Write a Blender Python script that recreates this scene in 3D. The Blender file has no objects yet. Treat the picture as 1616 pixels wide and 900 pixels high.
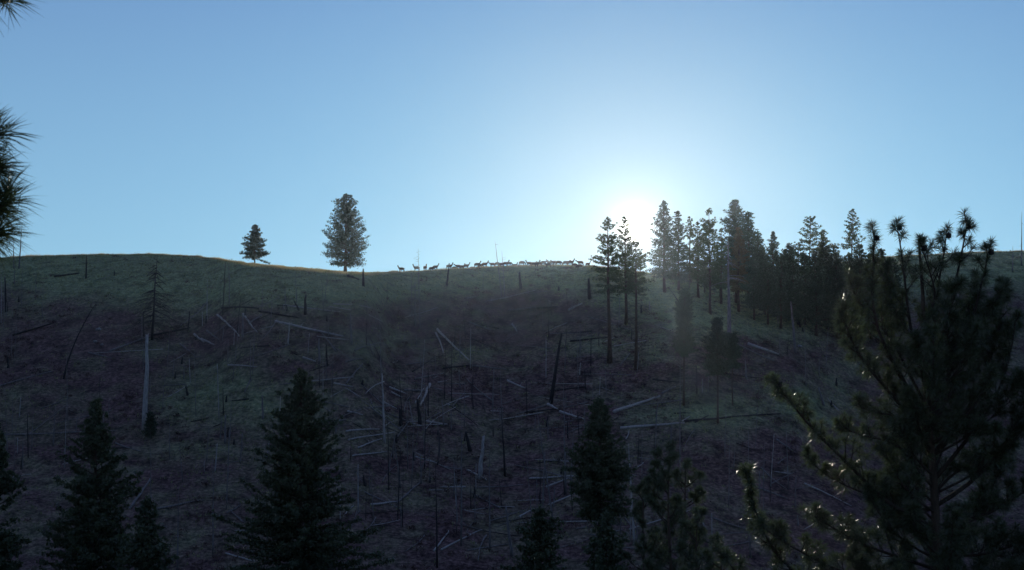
import bpy, math, random
import numpy as np
from mathutils import Vector

# ------------------------------------------------------------------ camera, sky, sun, exposure
scene = bpy.context.scene
COL = scene.collection
PITCH = math.atan(110.0 / 2220.0)
FPX = 2220.0                                  # focal length in pixels of the 1616 px wide photograph
cam_d = bpy.data.cameras.new('camera')
cam = bpy.data.objects.new('camera', cam_d)
COL.objects.link(cam)
cam_d.sensor_width = 36.0
cam_d.lens = FPX / 1616.0 * 36.0
cam_d.clip_start = 0.1
cam_d.clip_end = 8000
cam_d.dof.use_dof = True
cam_d.dof.focus_distance = 320
cam_d.dof.aperture_fstop = 8.0
cam.location = (0, 0, 0)
cam.rotation_euler = (math.pi / 2 + PITCH, 0, 0)
scene.camera = cam

def ray(u, v):
    a, b = (u - 808.0) / FPX, (450.0 - v) / FPX
    c, s = math.cos(PITCH), math.sin(PITCH)
    return np.array([a, c - b * s, s + b * c])

SUN_DIR = ray(1002, 362); SUN_DIR = SUN_DIR / np.linalg.norm(SUN_DIR)
SUN_EL = math.asin(SUN_DIR[2]); SUN_AZ = math.atan2(SUN_DIR[0], SUN_DIR[1])

world = bpy.data.worlds.new('World')
scene.world = world
world.use_nodes = True
wt = world.node_tree
for n in list(wt.nodes): wt.nodes.remove(n)
WN = wt.nodes.new
def wl(a, b): wt.links.new(a, b)
def wmath(op, a, b=None, c=None, clamp=False):
    n = WN('ShaderNodeMath'); n.operation = op; n.use_clamp = clamp
    for i, x in enumerate((a, b, c)):
        if x is None: continue
        if isinstance(x, (int, float)): n.inputs[i].default_value = x
        else: wl(x, n.inputs[i])
    return n.outputs[0]
def wmix(f, a, b):
    n = WN('ShaderNodeMix'); n.data_type = 'RGBA'
    for i, x in ((0, f), (6, a), (7, b)):
        if isinstance(x, (int, float)): n.inputs[i].default_value = x
        elif isinstance(x, tuple): n.inputs[i].default_value = (*x, 1)
        else: wl(x, n.inputs[i])
    return n.outputs[2]
def wscale(col, k):
    n = WN('ShaderNodeVectorMath'); n.operation = 'SCALE'
    if isinstance(col, tuple): n.inputs[0].default_value = col
    else: wl(col, n.inputs[0])
    if isinstance(k, (int, float)): n.inputs['Scale'].default_value = k
    else: wl(k, n.inputs['Scale'])
    return n.outputs[0]
def wadd(a, b):
    n = WN('ShaderNodeVectorMath'); n.operation = 'ADD'; wl(a, n.inputs[0]); wl(b, n.inputs[1]); return n.outputs[0]
tc = WN('ShaderNodeTexCoord')
sep = WN('ShaderNodeSeparateXYZ'); wl(tc.outputs['Generated'], sep.inputs[0])
dt = WN('ShaderNodeVectorMath'); dt.operation = 'DOT_PRODUCT'
wl(tc.outputs['Generated'], dt.inputs[0]); dt.inputs[1].default_value = tuple(SUN_DIR)
ang = wmath('MULTIPLY', wmath('ARCCOSINE', wmath('MINIMUM', dt.outputs['Value'], 1.0)), 180 / math.pi)   # degrees from the sun
elev = wmath('MULTIPLY', wmath('ARCSINE', sep.outputs[2]), 180 / math.pi)
sky = WN('ShaderNodeTexSky'); sky.sky_type = 'NISHITA'; sky.sun_disc = False
sky.sun_elevation = SUN_EL; sky.sun_rotation = SUN_AZ
sky.air_density = 1.0; sky.dust_density = 0.3; sky.ozone_density = 4.0; sky.altitude = 1400
# clear-air blue: paler at the horizon, deeper overhead, dimmer in the half of the sky away from the sun
e1 = wmath('DIVIDE', wmath('SUBTRACT', elev, 3.0), 13.0, clamp=True)
e2 = wmath('DIVIDE', wmath('SUBTRACT', elev, 16.0), 50.0, clamp=True)
base = wmix(e1, (0.262, 0.505, 0.695), (0.138, 0.268, 0.505))
base = wmix(e2, base, (0.165, 0.215, 0.430))
away = wmath('DIVIDE', wmath('SUBTRACT', ang, 14.0), 70.0, clamp=True)
base = wscale(base, wmath('SUBTRACT', 1.0, wmath('MULTIPLY', away, 0.36)))
def gauss(w):
    q = wmath('DIVIDE', ang, w)
    return wmath('EXPONENT', wmath('MULTIPLY', wmath('MULTIPLY', q, q), -1.0))
aure = wscale((0.160, 0.090, 0.01), gauss(7.2))
wide = wscale((0.055, 0.105, 0.095), gauss(13.0))
inner = wscale((0.85, 0.76, 0.60), wmath('EXPONENT', wmath('DIVIDE', ang, -0.95)))
core = wscale((7.0, 6.6, 5.8), gauss(0.46))
tot = wadd(wadd(wadd(base, aure), wadd(wide, inner)), core)
tot = wadd(tot, wscale(sky.outputs[0], 0.012))
bg = WN('ShaderNodeBackground'); wl(tot, bg.inputs[0]); bg.inputs[1].default_value = 1.0
wo = WN('ShaderNodeOutputWorld'); wl(bg.outputs[0], wo.inputs[0])

sun_d = bpy.data.lights.new('sun', 'SUN')
sun_d.energy = 5.0; sun_d.angle = math.radians(0.53); sun_d.color = (1.0, 0.90, 0.74)
sun = bpy.data.objects.new('sun', sun_d); COL.objects.link(sun)
sun.rotation_euler = Vector(tuple(SUN_DIR)).to_track_quat('Z', 'Y').to_euler()
sun.location = (20, 200, 120)

scene.view_settings.view_transform = 'Standard'
scene.view_settings.look = 'None'
scene.view_settings.exposure = 0.1
scene.view_settings.gamma = 1.0
scene.view_settings.use_curve_mapping = False
scene.cycles.max_bounces = 5
scene.cycles.volume_bounces = 0
scene.cycles.transparent_max_bounces = 8
scene.cycles.use_denoising = True

# ------------------------------------------------------------------ helpers
rng = np.random.default_rng(11)
RND = random.Random(5)

def hash2(ix, iy, s):
    h = (ix.astype(np.int64) * 374761393 + iy.astype(np.int64) * 668265263 + s * 1442695041) & 0xffffffff
    h = ((h ^ (h >> 13)) * 1274126177) & 0xffffffff
    h = h ^ (h >> 16)
    return (h & 0xffff) / 65535.0
def vnoise(x, y, s=0):
    x = np.asarray(x, float); y = np.asarray(y, float)
    ix, iy = np.floor(x), np.floor(y); fx, fy = x - ix, y - iy
    fx = fx * fx * (3 - 2 * fx); fy = fy * fy * (3 - 2 * fy)
    ix = ix.astype(int); iy = iy.astype(int)
    a, b = hash2(ix, iy, s), hash2(ix + 1, iy, s)
    c, d = hash2(ix, iy + 1, s), hash2(ix + 1, iy + 1, s)
    return (a * (1 - fx) + b * fx) * (1 - fy) + (c * (1 - fx) + d * fx) * fy
def fbm(x, y, s=0, o=4):
    t, a, n = 0, 1.0, 0
    for i in range(o):
        t = t + a * vnoise(np.asarray(x) * 2 ** i, np.asarray(y) * 2 ** i, s + i); n += a; a *= 0.5
    return t / n
def sm(x, a, b):
    t = np.clip((np.asarray(x, float) - a) / (b - a), 0, 1); return t * t * (3 - 2 * t)

CR_U = [-400, 0, 60, 140, 250, 330, 400, 470, 545, 590, 640, 700, 800, 880, 935, 970, 1010, 1070, 1130, 1200, 1280, 1350, 1420, 1500, 1590, 1640, 2000]
CR_V = [415, 408, 405, 403, 402, 408, 418, 424, 430.5, 432, 430, 426, 421, 419.5, 421, 425, 431, 434, 436, 434, 424, 411, 405, 401, 397, 397, 405]
CR_R = [(-400, 350), (250, 350), (560, 338), (800, 365), (950, 352), (1100, 345), (1250, 365), (1400, 410), (1640, 430), (2000, 430)]
YV = 170.0; EV = -0.212
def terrain(x, y):
    x = np.asarray(x, float); y = np.asarray(y, float)
    r = np.hypot(x, y); az = np.arctan2(x, y)
    yy = r * np.cos(np.clip(np.abs(az), 0, 0.45))
    yy = np.maximum(yy, 1e-3)
    u = 808 + FPX * np.tan(np.clip(az, -0.6, 0.6))
    v = np.interp(u, CR_U, CR_V)
    v = (v + np.interp(u - 14, CR_U, CR_V) + np.interp(u + 14, CR_U, CR_V)) / 3
    ec = np.tan(PITCH + np.arctan((450 - v) / FPX))
    R = np.interp(u, [a for a, b in CR_R], [b for a, b in CR_R])
    flat = 4 + 26 * sm(u, 310, 400) * (1 - sm(u, 572, 625))          # the crest rounds off gently between the two lone pines
    Rb = R - flat; Rt = R - flat * sm(yy, R - 120, R - 45); tau = np.clip((yy - YV) / (Rt - YV), 0, 1)
    eb = ec - 5.5e-5 * flat
    E = eb - (eb - EV) * (1 - tau) ** 1.5 + 5.5e-5 * np.clip(yy - Rb, 0, flat)
    z = yy * E
    near = -1.7 + (YV * EV + 1.7) * np.clip(yy / YV, 0, 1)
    z = np.where(yy < YV, near, z)
    zc = R * ec
    z = np.where(yy > R, zc - 26 * sm(yy, R, R + 220) - 0.02 * np.minimum(yy - R, 40), z)
    # folds and small relief, dying out towards the crest
    env = sm(yy, 60, 190) * np.where(yy < Rb, np.clip((1 - tau) * 2.5, 0, 1), 0)
    z = z + env * (3.2 * (fbm(x / 45, y / 60, 3, 3) - 0.5) + 1.7 * (fbm(x / 9, y / 11, 9, 3) - 0.5))
    z = z + sm(yy, 30, 60) * 0.22 * (fbm(x / 1.6, y / 2.2, 21, 3) - 0.5)
    # slope behind and beside the camera
    aa = np.abs(az)
    back = -1.7 + 0.17 * np.minimum(-np.cos(aa) * r, 150) + 0.02 * r * np.sin(aa)
    w = sm(aa, 1.0, 1.9)
    z = z * (1 - w) + np.minimum(back, 34) * w
    return z
def T(x, y): return float(terrain(np.array([x]), np.array([y]))[0])

def hit(u, v):
    """ground point seen at photograph pixel (u, v)"""
    d = ray(u, v); ys = np.linspace(60, 470, 2600)
    X = ys * d[0] / d[1]; Z = ys * d[2] / d[1]
    below = Z < terrain(X, ys)
    i = int(np.argmax(below)) if below.any() else None
    if i is None:                                     # just over the crest: stand on the crest itself
        uu = min(max(u, CR_U[0]), CR_U[-1]); R = np.interp(uu, [a for a, b in CR_R], [b for a, b in CR_R])
        x = R * d[0] / d[1]; return np.array([x, R, T(x, R)])
    return np.array([X[i], ys[i], T(X[i], ys[i])])
def at(u, v, y):
    d = ray(u, v); return d * (y / d[1])
def proj(p):
    c, s = math.cos(PITCH), math.sin(PITCH)
    f = p[1] * c + p[2] * s; h = -p[1] * s + p[2] * c
    return 808 + FPX * p[0] / f, 450 - FPX * h / f

def mesh_np(name, V, F, mat, smooth=False, mats=None, midx=None):
    """F: (n,3) or (n,4) int array, or a list of such arrays"""
    V = np.asarray(V, np.float32)
    Fs = F if isinstance(F, list) else [F]
    me = bpy.data.meshes.new(name)
    loops = np.concatenate([f.ravel() for f in Fs]).astype(np.int32)
    sizes = np.concatenate([np.full(len(f), f.shape[1]) for f in Fs]).astype(np.int32)
    starts = np.concatenate([[0], np.cumsum(sizes)[:-1]]).astype(np.int32)
    me.vertices.add(len(V)); me.vertices.foreach_set('co', V.ravel())
    me.loops.add(len(loops)); me.loops.foreach_set('vertex_index', loops)
    me.polygons.add(len(sizes)); me.polygons.foreach_set('loop_start', starts)
    me.polygons.foreach_set('loop_total', sizes)
    if smooth: me.polygons.foreach_set('use_smooth', np.ones(len(sizes), bool))
    for m in (mats or [mat]): me.materials.append(m)
    if midx is not None: me.polygons.foreach_set('material_index', np.asarray(midx, np.int32))
    me.update(calc_edges=True)
    return me

class Geo:
    """collects tubes and loose faces for one mesh"""
    def __init__(s): s.V = []; s.Q = []; s.Tt = []; s.n = 0
    def tube(s, P, R, k=6, cap=True, jag=0.0):
        P = np.asarray(P, float); R = np.broadcast_to(np.asarray(R, float), (len(P),))
        t = np.gradient(P, axis=0); t /= np.linalg.norm(t, axis=1)[:, None] + 1e-9
        ref = np.array([0, 0, 1.0]) if abs(t[0][2]) < 0.8 else np.array([0, 1.0, 0])
        a = np.cross(t, ref); a /= np.linalg.norm(a, axis=1)[:, None] + 1e-9
        b = np.cross(t, a)
        th = np.arange(k) * 2 * math.pi / k
        ring = a[:, None, :] * np.cos(th)[None, :, None] + b[:, None, :] * np.sin(th)[None, :, None]
        V = P[:, None, :] + ring * R[:, None, None]
        if jag: V[-1] += t[-1][None, :] * (rng.random(k)[:, None] - .3) * jag
        V = V.reshape(-1, 3)
        i = np.arange(len(P) - 1)[:, None] * k + np.arange(k)[None, :]
        j = np.arange(len(P) - 1)[:, None] * k + (np.arange(k)[None, :] + 1) % k
        s.Q.append(np.stack([i, j, j + k, i + k], -1).reshape(-1, 4) + s.n)
        if cap:
            c = len(V); V = np.vstack([V, P[-1:] , P[:1]])
            e = (len(P) - 1) * k
            f = [[e + q, e + (q + 1) % k, c] for q in range(k)] + [[(q + 1) % k, q, c + 1] for q in range(k)]
            s.Tt.append(np.array(f) + s.n)
        s.V.append(V); s.n += len(V)
    def tris(s, V, F):
        s.V.append(np.asarray(V)); s.Tt.append(np.asarray(F) + s.n); s.n += len(V)
    def mesh(s, name, mat, smooth=True):
        V = np.vstack(s.V); F = []
        if s.Q: F.append(np.vstack(s.Q))
        if s.Tt: F.append(np.vstack(s.Tt))
        return mesh_np(name, V, F, mat, smooth)

def link(name, me, parent=None, loc=(0, 0, 0), rz=0.0, sc=None):
    o = bpy.data.objects.new(name, me); COL.objects.link(o)
    o.location = tuple(float(q) for q in loc); o.rotation_euler = (0, 0, rz)
    if sc is not None: o.scale = sc
    if parent is not None: o.parent = parent
    return o
def tag(o, label=None, cat=None, group=None, kind=None):
    if label: o['label'] = label
    if cat: o['category'] = cat
    if group: o['group'] = group
    if kind: o['kind'] = kind
    return o
def thing(name, label, cat, loc, rz=0, group=None, sc=None):
    return tag(link(name, None, None, loc, rz, sc), label, cat, group)

def unit(v): return v / (np.linalg.norm(v, axis=-1, keepdims=True) + 1e-9)
def leaves(C, ls, w, updown=1.0):
    """one small triangle per centre"""
    n = len(C); a = unit(rng.normal(size=(n, 3)) * [1, 1, updown]); b = unit(np.cross(a, rng.normal(size=(n, 3))))
    ls = ls * (0.6 + 0.8 * rng.random(n))[:, None]; w = w * (0.6 + 0.8 * rng.random(n))[:, None]
    V = np.stack([C + a * ls * .6, C - a * ls * .4 + b * w, C - a * ls * .4 - b * w], 1).reshape(-1, 3)
    return V, np.arange(3 * n).reshape(n, 3)

# ------------------------------------------------------------------ materials
def mat(name):
    m = bpy.data.materials.new(name); m.use_nodes = True
    return m, m.node_tree, m.node_tree.nodes['Principled BSDF']
def node(t, k, **kw):
    n = t.nodes.new(k)
    for a, b in kw.items(): setattr(n, a, b)
    return n
def ramp(t, fac, stops):
    r = node(t, 'ShaderNodeValToRGB'); cr = r.color_ramp
    while len(cr.elements) > 1: cr.elements.remove(cr.elements[-1])
    cr.elements[0].position = stops[0][0]; cr.elements[0].color = (*stops[0][1], 1)
    for p, c in stops[1:]:
        e = cr.elements.new(p); e.color = (*c, 1)
    t.links.new(fac, r.inputs[0]); return r.outputs[0]
def noise(t, scale, detail=4, vec=None, rough=.55):
    n = node(t, 'ShaderNodeTexNoise'); n.inputs['Scale'].default_value = scale
    n.inputs['Detail'].default_value = detail; n.inputs['Roughness'].default_value = rough
    if vec is not None: t.links.new(vec, n.inputs['Vector'])
    return n.outputs['Fac']
def objco(t, sc=(1, 1, 1)):
    c = node(t, 'ShaderNodeTexCoord'); m = node(t, 'ShaderNodeMapping'); m.inputs['Scale'].default_value = sc
    t.links.new(c.outputs['Object'], m.inputs['Vector']); return m.outputs[0]
def geoco(t, sc=(1, 1, 1)):
    c = node(t, 'ShaderNodeNewGeometry'); m = node(t, 'ShaderNodeMapping'); m.inputs['Scale'].default_value = sc
    t.links.new(c.outputs['Position'], m.inputs['Vector']); return m.outputs[0]
def cmix(t, f, a, b, blend='MIX'):
    n = node(t, 'ShaderNodeMix', data_type='RGBA', blend_type=blend)
    for i, x in ((0, f), (6, a), (7, b)):
        if isinstance(x, (int, float)): n.inputs[i].default_value = x
        elif isinstance(x, tuple): n.inputs[i].default_value = (*x, 1)
        else: t.links.new(x, n.inputs[i])
    return n.outputs[2]
def bump(t, b, h, strength, dist):
    n = node(t, 'ShaderNodeBump'); n.inputs['Strength'].default_value = strength; n.inputs['Distance'].default_value = dist
    t.links.new(h, n.inputs['Height']); t.links.new(n.outputs[0], b.inputs['Normal'])

def wood(name, stops, rough=.85, streak=(9, 9, 1.2)):
    m, t, b = mat(name)
    f = noise(t, 1.0, 5, objco(t, streak), .65)
    t.links.new(ramp(t, f, stops), b.inputs['Base Color'])
    b.inputs['Roughness'].default_value = rough; b.inputs['Specular IOR Level'].default_value = .2
    bump(t, b, f, .5, .03)
    return m
M_PALE = wood('bleached_wood', [(.3, (.13, .11, .11)), (.5, (.27, .25, .25)), (.7, (.42, .40, .40))])
M_GREY = wood('weathered_wood', [(.3, (.05, .042, .045)), (.5, (.13, .118, .12)), (.7, (.24, .225, .23))])
M_CHAR = wood('charred_wood', [(.3, (.012, .011, .012)), (.55, (.03, .026, .028)), (.75, (.07, .06, .062))])
M_BARK = wood('pine_bark', [(.3, (.020, .015, .012)), (.5, (.06, .042, .032)), (.7, (.12, .08, .058))], .9, (6, 6, 1.5))
M_TWIG = wood('twig_bark', [(.3, (.02, .015, .012)), (.7, (.07, .05, .04))])

def foliage(name, c1, c2, trans=.35, rough=.5, spec=.3, nscale=.8, tint=(1.5, 1.35, .6)):
    m, t, b = mat(name)
    g = node(t, 'ShaderNodeNewGeometry')
    f = node(t, 'ShaderNodeMath', operation='ADD'); f.use_clamp = True
    sc = node(t, 'ShaderNodeMath', operation='MULTIPLY'); sc.inputs[1].default_value = .6
    t.links.new(g.outputs['Random Per Island'], sc.inputs[0])
    t.links.new(sc.outputs[0], f.inputs[0])
    nz = node(t, 'ShaderNodeMath', operation='MULTIPLY_ADD'); nz.inputs[1].default_value = 1.4; nz.inputs[2].default_value = -.5
    t.links.new(noise(t, nscale, 2, objco(t)), nz.inputs[0]); t.links.new(nz.outputs[0], f.inputs[1])
    col = cmix(t, f.outputs[0], c1, c2)
    t.links.new(col, b.inputs['Base Color'])
    b.inputs['Roughness'].default_value = rough; b.inputs['Specular IOR Level'].default_value = spec
    tr = node(t, 'ShaderNodeBsdfTranslucent'); mx = node(t, 'ShaderNodeMixShader'); mx.inputs[0].default_value = trans
    tcol = cmix(t, 1.0, col, tint, 'MULTIPLY')
    t.links.new(tcol, tr.inputs[0]); t.links.new(b.outputs[0], mx.inputs[1]); t.links.new(tr.outputs[0], mx.inputs[2])
    t.links.new(mx.outputs[0], t.nodes['Material Output'].inputs[0])
    return m
M_FIR = foliage('fir_foliage', (.022, .038, .026), (.046, .068, .040), .22)
M_NFIR = foliage('near_fir_foliage', (.034, .048, .031), (.068, .088, .052), .28)
M_PINE = foliage('pine_foliage', (.026, .046, .026), (.055, .080, .040), .35)
M_NEEDLE = foliage('pine_needles', (.024, .040, .024), (.062, .084, .040), .34, .34, .7, 1.5, (1.3, 1.25, .7))
M_BRUSHN = foliage('ridge_foliage', (.030, .048, .030), (.062, .078, .042), .4)
M_BROWN_LIT = foliage('brown_lit_foliage', (.045, .040, .024), (.085, .068, .038), .4)  # warm sunlight on the crown painted as a brown foliage colour
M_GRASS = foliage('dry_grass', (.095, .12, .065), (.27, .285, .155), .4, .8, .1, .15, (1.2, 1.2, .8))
M_CREST_LIT = foliage('crest_grass', (.26, .22, .14), (.42, .35, .22), .45, .8, .1, .15, (1.15, 1.05, .8))  # straw colour raised to paint in the light band on the crest
M_BRUSH = foliage('burnt_brush', (.014, .009, .012), (.15, .10, .105), .2, .9, .1, .3)

def ground_mat():
    m, t, b = mat('burnt_hillside')
    at_ = node(t, 'ShaderNodeAttribute', attribute_name='cover'); at_.attribute_type = 'GEOMETRY'
    v = geoco(t)
    n1 = noise(t, .16, 6, v, .62); n2 = noise(t, 1.6, 6, v, .7)
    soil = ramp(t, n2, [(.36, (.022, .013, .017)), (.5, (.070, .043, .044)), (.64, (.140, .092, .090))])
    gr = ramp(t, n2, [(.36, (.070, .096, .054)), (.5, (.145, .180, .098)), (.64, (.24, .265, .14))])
    s = node(t, 'ShaderNodeMath', operation='MULTIPLY_ADD'); s.inputs[1].default_value = 1.5; s.inputs[2].default_value = -.78
    t.links.new(n1, s.inputs[0])
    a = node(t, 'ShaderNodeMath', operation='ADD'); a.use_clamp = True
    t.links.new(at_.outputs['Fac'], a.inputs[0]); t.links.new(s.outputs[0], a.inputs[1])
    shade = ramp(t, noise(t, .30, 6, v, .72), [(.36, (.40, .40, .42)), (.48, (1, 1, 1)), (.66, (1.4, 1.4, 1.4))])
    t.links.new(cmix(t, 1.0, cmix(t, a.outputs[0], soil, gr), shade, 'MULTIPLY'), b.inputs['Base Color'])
    b.inputs['Roughness'].default_value = .95; b.inputs['Specular IOR Level'].default_value = .1
    bump(t, b, n2, .5, .35)
    return m
M_GROUND = ground_mat()

# ------------------------------------------------------------------ terrain sheet (one mesh)
azs = np.concatenate([np.linspace(-math.pi, -.50, 60, endpoint=False), np.linspace(-.50, .50, 620, endpoint=False), np.linspace(.50, math.pi, 61)])[:-1]
rs = np.concatenate([[.5, 2, 4, 7, 10, 15, 22, 30, 42, 56, 72, 90, 108, 126, 140], np.linspace(150, 330, 230, endpoint=False),
                     np.linspace(330, 460, 260, endpoint=False), np.linspace(460, 700, 25), [800, 1000, 1300, 1700, 2200]])
A, Rr = np.meshgrid(azs, rs)
Xg = Rr * np.sin(A); Yg = Rr * np.cos(A); Zg = terrain(Xg, Yg)
V = np.stack([Xg, Yg, Zg], -1).reshape(-1, 3)
na, nr = len(azs), len(rs)
i0 = np.arange(nr - 1)[:, None] * na; j = np.arange(na)[None, :]; j2 = (j + 1) % na
Fq = np.stack([i0 + j, i0 + j2, i0 + na + j2, i0 + na + j], -1).reshape(-1, 4)
V = np.vstack([V, [[0, 0, -1.7]]])
Ft = np.stack([np.arange(na), np.full(na, len(V) - 1), (np.arange(na) + 1) % na], -1)
me = mesh_np('ground', V, [Fq[:, ::-1], Ft], M_GROUND, True)

GREEN = [(1210, 505, 110, 32, .8), (1110, 480, 60, 25, .5), (1130, 650, 120, 30, .85), (1260, 640, 60, 40, .7), (330, 620, 90, 50, .6), (420, 640, 60, 40, .4),
         (250, 560, 40, 20, .3), (1320, 620, 40, 60, .5), (60, 470, 40, 20, .4), (720, 560, 60, 16, .45), (600, 545, 60, 20, .4), (930, 545, 60, 20, .5),
         (1020, 540, 60, 40, .45), (330, 710, 90, 20, .3), (650, 790, 60, 15, .25)]
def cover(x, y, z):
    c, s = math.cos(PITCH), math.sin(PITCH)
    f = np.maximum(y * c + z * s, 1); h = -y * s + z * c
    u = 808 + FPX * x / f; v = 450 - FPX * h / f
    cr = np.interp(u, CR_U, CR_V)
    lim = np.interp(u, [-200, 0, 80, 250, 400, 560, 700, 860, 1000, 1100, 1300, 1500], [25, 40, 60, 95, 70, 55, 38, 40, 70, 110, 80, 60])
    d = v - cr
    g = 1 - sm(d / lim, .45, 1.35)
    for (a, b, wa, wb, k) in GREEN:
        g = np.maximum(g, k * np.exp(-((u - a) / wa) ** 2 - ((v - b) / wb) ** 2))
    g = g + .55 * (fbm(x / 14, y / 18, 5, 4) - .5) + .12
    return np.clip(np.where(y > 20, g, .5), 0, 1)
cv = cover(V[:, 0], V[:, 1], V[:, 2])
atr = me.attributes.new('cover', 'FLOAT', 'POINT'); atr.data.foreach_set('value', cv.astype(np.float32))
tag(link('ground', me), None, None, None, 'structure')

# ------------------------------------------------------------------ haze: one closed box of even thin air, standing in for lens veil
def haze():
    x0, x1, y0, y1, z0, z1 = -2300, 2300, -2300, 2300, -42, 43
    V = [(x, y, z) for x in (x0, x1) for y in (y0, y1) for z in (z0, z1)]
    F = np.array([[0, 1, 3, 2], [4, 6, 7, 5], [0, 4, 5, 1], [2, 3, 7, 6], [0, 2, 6, 4], [1, 5, 7, 3]])
    m = bpy.data.materials.new('haze_air'); m.use_nodes = True; t = m.node_tree
    for n in list(t.nodes): t.nodes.remove(n)
    p = node(t, 'ShaderNodeVolumePrincipled'); p.inputs['Color'].default_value = (.62, .78, 1, 1)
    p.inputs['Density'].default_value = HAZE; p.inputs['Anisotropy'].default_value = .86
    o = node(t, 'ShaderNodeOutputMaterial'); t.links.new(p.outputs[0], o.inputs['Volume'])
    tag(link('haze', mesh_np('haze', V, F, m)), 'thin pale haze filling the valley, stand-in for the veil of sun glare', 'haze', None, 'stuff')
HAZE = 0.000022
haze()

# ------------------------------------------------------------------ grass and brush (nobody could count them)
def scatter(n, u0, u1, bias):
    u = rng.uniform(u0, u1, n)
    R = np.interp(u, [a for a, b in CR_R], [b for a, b in CR_R])
    y = 165 + (R + 1.5 - 165) * rng.random(n) ** bias
    x = (u - 808) / FPX * y
    return x, y, terrain(x, y), u, R
def blades(x, y, z, h, w, k, spread):
    n = len(x); B = np.repeat(np.stack([x, y, z - .04], -1), k, 0)
    B[:, :2] += rng.normal(size=(n * k, 2)) * spread
    h = np.repeat(h, k) * (.5 + .8 * rng.random(n * k)); th = rng.random(n * k) * math.pi
    d = np.stack([np.cos(th), np.sin(th), 0 * th], -1) * (w * (.6 + .8 * rng.random(n * k)))[:, None]
    tip = B + np.stack([rng.normal(size=n * k) * .25, rng.normal(size=n * k) * .25, np.ones(n * k)], -1) * h[:, None]
    V = np.stack([B - d, B + d, tip], 1).reshape(-1, 3)
    return V, np.arange(len(V)).reshape(-1, 3)
x, y, z, u, R = scatter(60000, -60, 1680, .75)
c = cover(x, y, z); keep = rng.random(len(x)) < np.clip(c, .06, 1)
x, y, z = x[keep], y[keep], z[keep]
Vb, Fb = blades(x, y, z, np.full(len(x), .42), .07, 3, .22)
tag(link('grass', mesh_np('grass', Vb, Fb, M_GRASS)), 'dry green and straw coloured grass covering the hillside', 'grass', None, 'stuff')
# taller straw grass along the very crest, the sunlit band lightened into its colour
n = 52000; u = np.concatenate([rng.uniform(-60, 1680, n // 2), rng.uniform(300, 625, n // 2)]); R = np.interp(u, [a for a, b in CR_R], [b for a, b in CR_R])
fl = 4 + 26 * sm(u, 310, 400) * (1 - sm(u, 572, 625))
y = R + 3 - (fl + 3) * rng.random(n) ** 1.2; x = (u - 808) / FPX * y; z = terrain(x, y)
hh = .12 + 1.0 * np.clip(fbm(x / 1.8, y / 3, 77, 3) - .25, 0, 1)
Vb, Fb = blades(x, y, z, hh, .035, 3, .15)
tag(link('crest_grass', mesh_np('crest_grass', Vb, Fb, M_CREST_LIT)), 'straw coloured grass along the skyline, its sunlit band brightened by colour', 'grass', None, 'stuff')
# burnt brush and low litter
x, y, z, u, R = scatter(5200, -60, 1680, .8)
c = cover(x, y, z); clump = fbm(x / 9, y / 12, 41, 3); crest = rng.random(len(x)) < .06
keep = (rng.random(len(x)) < (1.15 - c) * np.clip((clump - .40) * 6, 0, 1)) & (y < R - 3) | (crest & (y > R - 14))
x, y, z = x[keep], y[keep], z[keep]
C = np.repeat(np.stack([x, y, z + .22], -1), 26, 0) + rng.normal(size=(len(x) * 26, 3)) * np.repeat(.5 + 1.0 * rng.random((len(x), 1)), 26, 0) * [.45, .45, .22]
Vb, Fb = leaves(C, .34, .09)
tag(link('brush', mesh_np('brush', Vb, Fb, M_BRUSH)), 'low dark burnt brush and litter over the slope', 'ground cover', None, 'stuff')

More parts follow.
